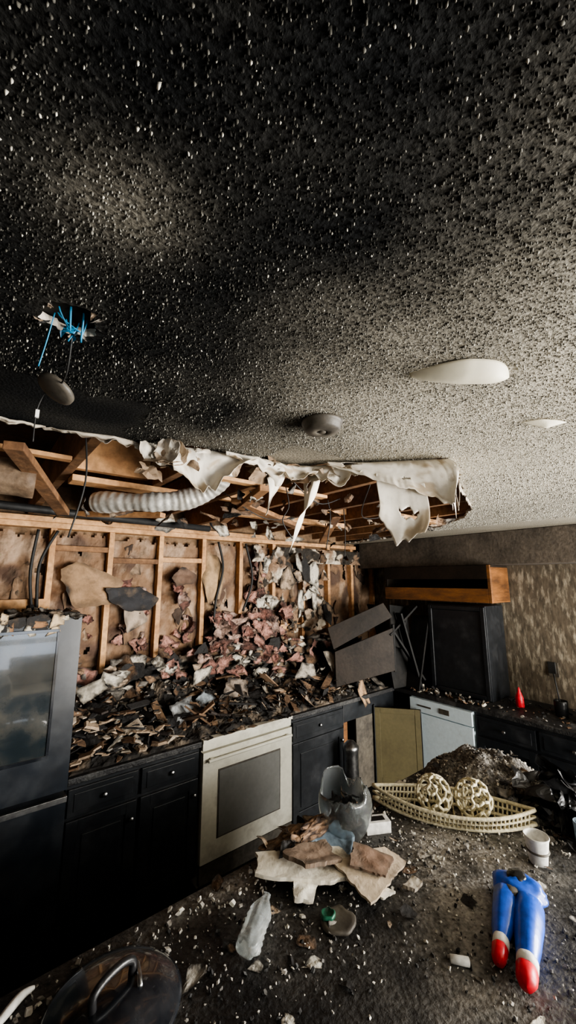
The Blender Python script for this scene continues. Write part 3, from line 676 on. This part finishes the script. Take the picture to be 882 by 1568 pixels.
# ------------------------------------------------------------ right wall run
b=B('dishwasher')
b.box((3.50,1.77,.1),(4.05,2.39,.868),'dish'); b.box((3.47,1.775,.11),(3.50,2.385,.74),'dish'); b.box((3.465,1.775,.75),(3.50,2.385,.865),'dish')
b.box((3.46,1.98,.785),(3.466,2.08,.83),'smoke'); b.box((3.461,2.16,.80),(3.466,2.30,.815),'smoke')
b.box((3.53,1.78,0),(3.56,2.38,.1),'black'); b.make(bevel=.004)
cab('base_cabinet','y',3.50,-.15,1.76,4.05,4)
b=B('open_wall_cabinet')
x0,x1,y0,y1,z0,z1=3.72,4.09,1.62,2.80,1.78,2.128
b.box((x0,y0,z0),(x1,y1,z0+.02),'cabwood'); b.box((x0,y0,z1-.02),(x1,y1,z1),'brownchar'); b.box((x0,y0,z0+.02),(x1,y0+.02,z1-.02),'cabwood'); b.box((x0,y1-.02,z0+.02),(x1,y1,z1-.02),'brownchar'); b.box((x1-.02,y0+.02,z0+.02),(x1,y1-.02,z1-.02),'brownchar')
b.box((x0-.02,y0+.03,z1-.13),(x0,y1,z1),'brownchar'); b.box((x0-.02,y0-.0,z0),(x0,y0+.03,z1),'cabwood'); b.box((x0-.02,y0+.03,z0),(x0,y1,z0+.13),'cabwood')
b.make(bevel=.003)
b=B('charred_pantry_cabinet')
x0,x1,y0,y1,z0,z1=3.72,4.09,1.70,2.28,.914,1.75
b.box((x0,y0,z0),(x1,y1,z1),'black')
for q in((y0+.005,y0+.045,z0+.01,z1-.01),(y1-.045,y1-.005,z0+.01,z1-.01),(y0+.045,y1-.045,z0+.01,z0+.05),(y0+.045,y1-.045,z1-.05,z1-.01)): b.box((x0-.022,q[0],q[2]),(x0,q[1],q[3]),'black')
b.box((x0-.012,y0+.045,z0+.05),(x0,y1-.045,z1-.05),'black')
b.make(bevel=.006)
b=B('cooking_spatula')
b.lathe((3.80,1.2,.914),(0,0,1),[(0,.045),(.11,.05),(.12,.047),(.11,.04),(.02,.038),(.02,.001)],'blackplastic',seg=24)
b.tube([(3.80,1.2,.95),(3.77,1.22,1.26)],.006,'blackmatte'); b.box((3.755,1.195,1.24),(3.765,1.25,1.33),'blackmatte'); b.make(bevel=.003)
b=B('ketchup_bottle')
b.lathe((3.78,1.5,.914),(0,0,1),[(0,.028),(.01,.032),(.08,.032),(.11,.02),(.13,.012),(.15,.010),(.165,.001)],'cred',seg=24,nz=.1); b.make()
b=B('melted_coffee_maker')
b.box((3.68,.85,.914),(3.92,1.05,.94),'blackplastic'); b.box((3.82,.87,.94),(3.92,1.03,1.20),'blackplastic'); b.box((3.68,.86,1.18),(3.92,1.04,1.25),'blackplastic'); b.lathe((3.75,.95,.942),(0,0,1),[(0,.05),(.04,.062),(.1,.058),(.13,.045),(.135,.05)],'glassblack',seg=24); b.make(bevel=.01)
b=B('wall_outlet'); b.box((4.088,1.28,1.15),(4.098,1.36,1.27),'smoke')
for z in(1.18,1.225): b.box((4.084,1.305,z),(4.089,1.335,z+.025),'blackmatte')
b.make(bevel=.002)
b=B('scattered_char_fragments')
b.chips(240,lambda:(U(3.52,4.05),U(.2,1.66),.918),(.01,.06),[dk,gr,br,dk,dk],tilt=.4)
b.chips(90,lambda:(U(3.50,3.70),U(1.7,2.5),.918),(.02,.08),[dk,gr,wh,br,dk],tilt=.4); b.make()
b=B('stainless_trash_can')
b.lathe((2.66,2.44,.0),(0,0,1),[(0,.060),(.01,.065),(.57,.066),(.58,.070),(.60,.070),(.61,.06),(.64,.03),(.65,.001)],'steel',seg=32); b.make()

# ------------------------------------------------------------ island
b=B('kitchen_island')
b.box((-.9,.22,.87),(2.56,1.42,.908),'counter'); b.box((-.84,.5,.1),(2.5,1.36,.87),'black'); b.box((-.8,.55,0),(2.45,1.30,.1),'black')
def dust(x,y):
    t=1.05*math.exp(-(((x-1.66)/.26)**2+((y-.98)/.15)**2))+.6*math.exp(-(((x-1.5)/.35)**2+((y-.75)/.16)**2))+.45*math.exp(-(((x-.75)/.3)**2+((y-1.36)/.05)**2))+.3*math.exp(-(((x-1.15)/.15)**2+((y-.6)/.2)**2))
    return max(0,t*(1+.9*FB(x*6,y*6,2))+.14*FB(x*4,y*4,7)+.05)
b.grid(lambda u,v:(-.9+3.46*u,.22+1.2*v,.9105),260,100,'ctop',colf=lambda u,v:lerp3((.014,.014,.015),(.34,.32,.29),min(1,dust(-.9+3.46*u,.22+1.2*v))))
for i in range(5):
    p=-.82+.665*i; b.box((p,1.36,.14),(p+.64,1.378,.84),'black'); b.box((p+.07,1.378,.21),(p+.57,1.383,.77),'black')
b.make()
T=.911
b=B('fallen_popcorn_debris')
def isl():
    while True:
        x=U(0,2.5);y=U(.3,1.41)
        d=.5+FB(x*2.2,y*2.2,7)*1.2+ .25*ss(1.0,1.9,x)
        if R()<d: return (x,y,T+.002)
wc=(.74,.71,.63); g2=(.38,.355,.315)
b.chips(1500,isl,(.004,.015),[wc,wc,g2,g2,gr],k='chip',tilt=.5,thick=.5)
b.chips(150,isl,(.014,.034),[wc,gr,g2,g2],k='chip',tilt=.3,thick=.3)
def isl2():
    while True:
        x=U(.1,2.4);y=random.gauss(1.34,.04)
        if y<1.41: return(x,y,T+.003)
b.chips(260,isl2,(.008,.034),[wc,gr,g2],k='chip',tilt=.4,thick=.4)
def isl3():
    return (random.gauss(1.65,.25),min(1.38,max(.4,random.gauss(.98,.14))),T+.002)
b.chips(700,isl3,(.004,.018),[wc,gr,g2],k='chip',tilt=.5,thick=.45)
b.chips(1600,isl,(.006,.020),[dk,(.05,.05,.05),(.09,.085,.08)],tilt=.5,thick=.5)
for k in range(110):
    x,y,z=isl(); w=U(.03,.10)
    b.scrap((x,y,z+.003),w,w*U(.4,.9),random.choice([g2,gr,dk,wc,tan,dk,br]),(random.gauss(0,.12),random.gauss(0,.12),U(0,6)),crease=.15,char=.8,zmin=T+.001,rings=4,seg=18)
b.make()

b=B('ash_mound')
def fn(u,v):
    x=1.96+.6*u;y=.66+.76*v; h=.145*max(0,1-((x-2.27)/.29)**2-((y-1.08)/.36)**2)**.8
    return (x,y,T-.002+h*(1+.35*FB(x*7,y*7))+.008*N(x*50,y*50))
b.grid(fn,90,100,'ash')
b.chips(900,lambda:(lambda x,y:(x,y,fn((x-1.96)/.6,(y-.66)/.76)[2]+.001))(U(2.02,2.52),U(.76,1.38)),(.006,.024),[gr,wh,gr,dk,g2,g2],k='chip',tilt=.6,thick=.4)
for k in range(22):
    x=U(2.05,2.5);y=U(.78,1.36);w=U(.05,.13); b.scrap((x,y,fn((x-1.96)/.6,(y-.66)/.76)[2]+.006),w,w*.7,random.choice([dk,gr,gr,br]),(U(-.3,.3),U(-.3,.3),U(0,6)),crease=.3,char=.8,zmin=T+.001)
b.make()
b=B('wicker_boat_basket')
sh=Vector((-.05,-.035,0))
C0=Vector((1.89,1.115,T))+sh; e=Vector((.39,-.59,0)).normalized(); n=Vector((e.y,-e.x,0))
Lh=.35
def rim(t,side,w,z): 
    return C0+e*(Lh*t)+n*(side*w*(1-abs(t)**1.9))+Vector((0,0,z+.02*abs(t)**3))
for side in(-1,1):
    for (w,z,r) in((.125,.065,.008),(.11,.038,.005),(.095,.010,.008)):
        b.tube([rim(-1+2*i/40,side,w,z) for i in range(41)],r,'wicker',seg=7)
    for i in range(2,39):
        t=-1+i/20
        b.tube([rim(t,side,.095,.01),rim(t+.02,side,.125,.065)],.0045,'wicker',seg=5)
for i in range(3,38,2):
    t=-1+i/20; b.tube([rim(t,-1,.095,.008),rim(t,1,.095,.008)],.004,'wicker',seg=5)
b.make()
def ball(c,r,sd):
    b=B('woven_decor_ball'); bm=bmesh.new(); bmesh.ops.create_icosphere(bm,subdivisions=2,radius=1); random.seed(sd)
    bm.faces.ensure_lookup_table(); fc={f.index:(f.calc_center_median()+Vector((U(-.08,.08),U(-.08,.08),U(-.08,.08)))).normalized() for f in bm.faces}
    rot=Matrix.Rotation(sd,3,'X')@Matrix.Rotation(sd*2,3,'Z')
    for ed in bm.edges:
        if R()<.13: continue
        a,d=[rot@fc[f.index] for f in ed.link_faces]
        m_=((a+d)/2).normalized()
        b.tube([Vector(c)+a*r,Vector(c)+m_*r,Vector(c)+d*r],r*.085,'wicker',seg=6)
    bm.free(); b.make()
ball((1.845+sh.x,1.165+sh.y,T+.092),.076,1.3); ball((1.95+sh.x,1.03+sh.y,T+.092),.076,2.6)
random.seed(11)

b=B('broken_glass_bowl')
b.lathe((1.345,1.275,T),(0,0,1),[(0,.045),(.006,.05),(.02,.065),(.05,.09),(.09,.108),(.13,.113),(.17,.110),(.19,.106),(.21,.102),(.225,.098),(.24,.095),(.25,.093)],'glass',seg=60,nz=.08,jag=.08)
for k in range(34): b.scrap((1.345+U(-.05,.05),1.275+U(-.05,.05),T+U(.03,.15)),U(.05,.13),U(.03,.09),random.choice([dk,dk,dk,br,gr]),(U(-1,1),U(-1,1),U(0,6)),crease=.4,char=.8)
b.make(solid=.0012)
b=B('charred_wood_chunk')
b.blob((1.10,1.35,T+.045),(.13,.045,.04),'debris',col=(.36,.24,.15),col2=(.10,.07,.05),amp=.4,fr=1.6,seed=3,sub=4,flat=T,o=3,smooth=False)
b.blob((1.20,1.31,T+.08),(.10,.035,.03),'debris',col=(.30,.19,.12),col2=(.05,.035,.03),amp=.4,fr=1.6,seed=8,sub=4,flat=T,o=3,smooth=False)
for k in range(14): b.scrap((1.12+U(-.12,.12),1.34+U(-.05,.05),T+U(.04,.10)),U(.05,.16),U(.04,.08),random.choice([kb,br,dk,tan]),(U(-.6,.6),U(-.6,.6),U(0,6)),crease=.3,char=.8,zmin=T+.001)
b.make()
b=B('melted_blue_plate')
b.lathe((1.22,1.235,T+.045),(-.25,-.35,1),[(0,.04),(.004,.05),(.012,.075),(.016,.085),(.013,.087),(.006,.055),(.006,.001)],'bluegrey',seg=36,nz=.35,na=2.2); b.make()
def chunk(name,items,solid):
    b=B(name)
    for (x,y,z,w,h,col,rot,cz,ch,nk) in items: b.scrap((x,y,T+z),w,h,col,rot,'paper',crease=cz,char=ch,rings=9,seg=52,zmin=T+.001,jag=.05,dark=(.10,.075,.055),nk=nk)
    b.make(solid=solid)
chunk('drywall_chunk',((1.09,1.20,.035,.38,.20,(.74,.69,.58),(.1,.05,-.6),.06,.0,5),(1.10,1.22,.055,.26,.14,(.20,.14,.10),(.12,.08,-.6),.12,.5,5),(1.02,1.17,.02,.14,.10,(.76,.72,.62),(.2,0,.3),.12,.1,4)),-.014)
chunk('scorched_cardboard_box',((1.27,1.06,.04,.26,.26,(.56,.46,.34),(.12,.1,-.5),.06,.2,4),(1.28,1.07,.055,.19,.19,(.20,.125,.085),(.16,.1,-.5),.1,.6,4),(1.22,.99,.02,.12,.05,(.74,.7,.6),(0,0,-.5),.1,0,4)),-.008)
chunk('drywall_chunk',((1.19,1.12,.02,.15,.10,(.66,.62,.52),(0,.1,.4),.1,.4,4),(1.33,.94,.012,.10,.06,(.55,.5,.42),(0,.1,.2),.1,.4,4)),-.01)
b=B('tissue_box')
Mx=Matrix.Translation((1.50,1.235,T))@Matrix.Rotation(-.5,4,'Z')
b.box((-.055,-.03,0),(.055,.03,.045),'white',Mx); b.box((-.035,-.016,.045),(.035,.016,.047),'blackplastic',Mx); b.make(bevel=.004)
a=Vector((.725,1.085,T+.036)); d=(Vector((.895,1.215,T+.036))-a).normalized()
b=B('crumpled_plastic_bottle')
b.lathe(a,d,[(0,.012),(.002,.026),(.01,.034),(.02,.036),(.03,.032),(.04,.036),(.05,.032),(.06,.036),(.07,.032),(.08,.036),(.09,.032),(.10,.036),(.11,.034),(.125,.036),(.14,.033),(.16,.026),(.18,.016),(.19,.0135),(.205,.0135),(.207,.001)],'pet',seg=44,nz=.22,seed=4,nf=14,na=2.0,sq=(1,.78))
b.make()
b=B('melted_jar_lid')
b.lathe((1.03,1.02,T),(0,0,1),[(0,.052),(.008,.056),(.014,.05),(.012,.04),(.012,.001)],'smoke',seg=28,nz=.2)
b.lathe((1.01,1.045,T+.012),(0,0,1),[(0,.022),(.006,.024),(.012,.022),(.014,.018),(.008,.014),(.008,.001)],'green',seg=24,nz=.3); b.make()
b=B('black_pot_lid')
c=(.40,1.20,T)
b.lathe(c,(0,0,1),[(0,.158),(.004,.166),(.012,.168),(.016,.16),(.022,.15),(.034,.11),(.042,.06),(.045,.001)],'blackgloss',seg=56)
b.tube(cr([(.345,1.185,T+.04),(.345,1.185,T+.07),(.375,1.195,T+.085),(.42,1.21,T+.085),(.45,1.22,T+.07),(.45,1.22,T+.04)],6),.010,'blackplastic',seg=10)
b.tube([(.455,1.17,T+.042),(.462,1.20,T+.043),(.47,1.24,T+.04)],.007,'steel',seg=8)
b.make()
b=B('curved_white_trim'); b.tube(cr([(.14,1.31,T+.01),(.18,1.34,T+.015),(.22,1.375,T+.012),(.25,1.385,T+.008)],6),.008,'white',seg=8,rf=lambda t:.004+.007*math.sin(t*3.14)); b.make()
b=B('toy_action_figure')
O=Vector((-.02,-.008,0))
def limb(p0,p1,r0,r1,seed):
    p0=Vector(p0)+O;p1=Vector(p1)+O; L=(p1-p0).length; d=(p1-p0).normalized()
    b.lathe(p0,d,[(0,.005),(.004,r0*.7),(.02,r0),(L*.3,r0*1.0),(L*.6,(r0+r1)*.5),(L*.74,r1)],'cblue',seg=32,nz=.1,seed=seed,nf=9)
    b.lathe(p0+d*L*.74,d,[(0,r1*1.02),(.003,r1*1.08),(.026,r1*1.05),(.028,r1*.9)],'white',seg=24,nz=.06)
    b.lathe(p0+d*(L*.74+.027),d,[(0,r1*.9),(.004,r1*1.0),(.035,r1*.95),(.05,r1*.7),(.056,.001)],'cred',seg=24,nz=.1,seed=seed)
limb((1.55,.715,T+.036),(1.285,.632,T+.03),.038,.021,2)
limb((1.56,.65,T+.038),(1.262,.553,T+.034),.040,.026,7)
b.blob(Vector((1.585,.69,T+.04))+O,(.075,.082,.038),'cblue',amp=.15,fr=1.5,seed=2,sub=4)
b.blob(Vector((1.60,.70,T+.070))+O,(.035,.03,.008),'blackplastic',amp=.3,seed=4)
b.blob(Vector((1.53,.69,T+.066))+O,(.025,.02,.007),'smoke',amp=.3,seed=9)
b.make()
b=B('marker_cap'); b.lathe((1.185,.725,T+.011),(.6,-.75,0),[(0,.009),(.001,.010),(.05,.011),(.052,.008),(.053,.001)],'white',seg=18); b.make()
b=B('paper_cup')
b.lathe((1.83,.715,T),(0,0,1),[(0,.030),(.004,.032),(.085,.042),(.092,.045),(.096,.043),(.09,.040),(.02,.03),(.02,.001)],'white',seg=32,nz=.05)
b.tube([(1.83+.0385*math.cos(q/20*6.28),.715+.0385*math.sin(q/20*6.28),T+.045) for q in range(21)],.004,'smoke',seg=6,caps=False); b.make()
b=B('drinking_glass')
b.lathe((2.06,.62,T),(0,0,1),[(0,.028),(.004,.03),(.09,.036),(.1,.036),(.1,.033),(.01,.028),(.01,.001)],'bluegrey',seg=24); b.make()
b=B('melted_plastic_bag')
b.blob((2.26,.74,T+.05),(.18,.14,.08),'blackplastic',amp=.28,fr=2.0,seed=5,sub=4,flat=T,o=3,smooth=False)
for k in range(30):
    w=U(.12,.28); b.scrap((U(2.1,2.4),U(.6,.88),T+U(.05,.14)),w,w*U(.5,.9),random.choice([dk,dk,(.05,.05,.05),gr]),(U(-.9,.9),U(-.9,.9),U(0,6)),k='blackplastic',crease=.4,zmin=T+.001,rings=7,seg=24)
b.chips(120,lambda:(U(2.0,2.4),U(.5,.9),T+.002),(.02,.07),[dk,dk,gr,br],tilt=.5,thick=.2); b.make()

# ------------------------------------------------------------ light, world, camera
def area(name,loc,rot,sx,sy,e,col):
    l=bpy.data.lights.new(name,'AREA'); l.shape='RECTANGLE'; l.size=sx; l.size_y=sy; l.energy=e; l.color=col
    o=bpy.data.objects.new(name,l); o.location=loc; o.rotation_euler=rot; bpy.context.collection.objects.link(o); return o
area('added_door_daylight',(2.9,-2.98,1.07),(math.radians(90),0,0),1.85,1.9,240,(1,.94,.84))  # area light added in the unseen back door to light the room
area('window_daylight',(XR-.03,-1.45,1.5),(math.radians(90),0,math.radians(90)),1.55,1.2,200,(1,.97,.91))
w=bpy.data.worlds.new('World'); bpy.context.scene.world=w; w.use_nodes=True
w.node_tree.nodes['Background'].inputs[0].default_value=(.8,.88,1,1); w.node_tree.nodes['Background'].inputs[1].default_value=3
cam=bpy.data.cameras.new('camera'); co=bpy.data.objects.new('camera',cam); bpy.context.collection.objects.link(co)
co.location=(0,0,1.99); co.rotation_euler=(math.radians(100),0,math.radians(-39)); cam.sensor_fit='HORIZONTAL'; cam.sensor_width=36; cam.lens=24.08; cam.clip_start=.02
bpy.context.scene.camera=co
bpy.context.scene.view_settings.view_transform='AgX'
bpy.context.scene.view_settings.look='AgX - Medium High Contrast'
bpy.context.scene.view_settings.exposure=1.1
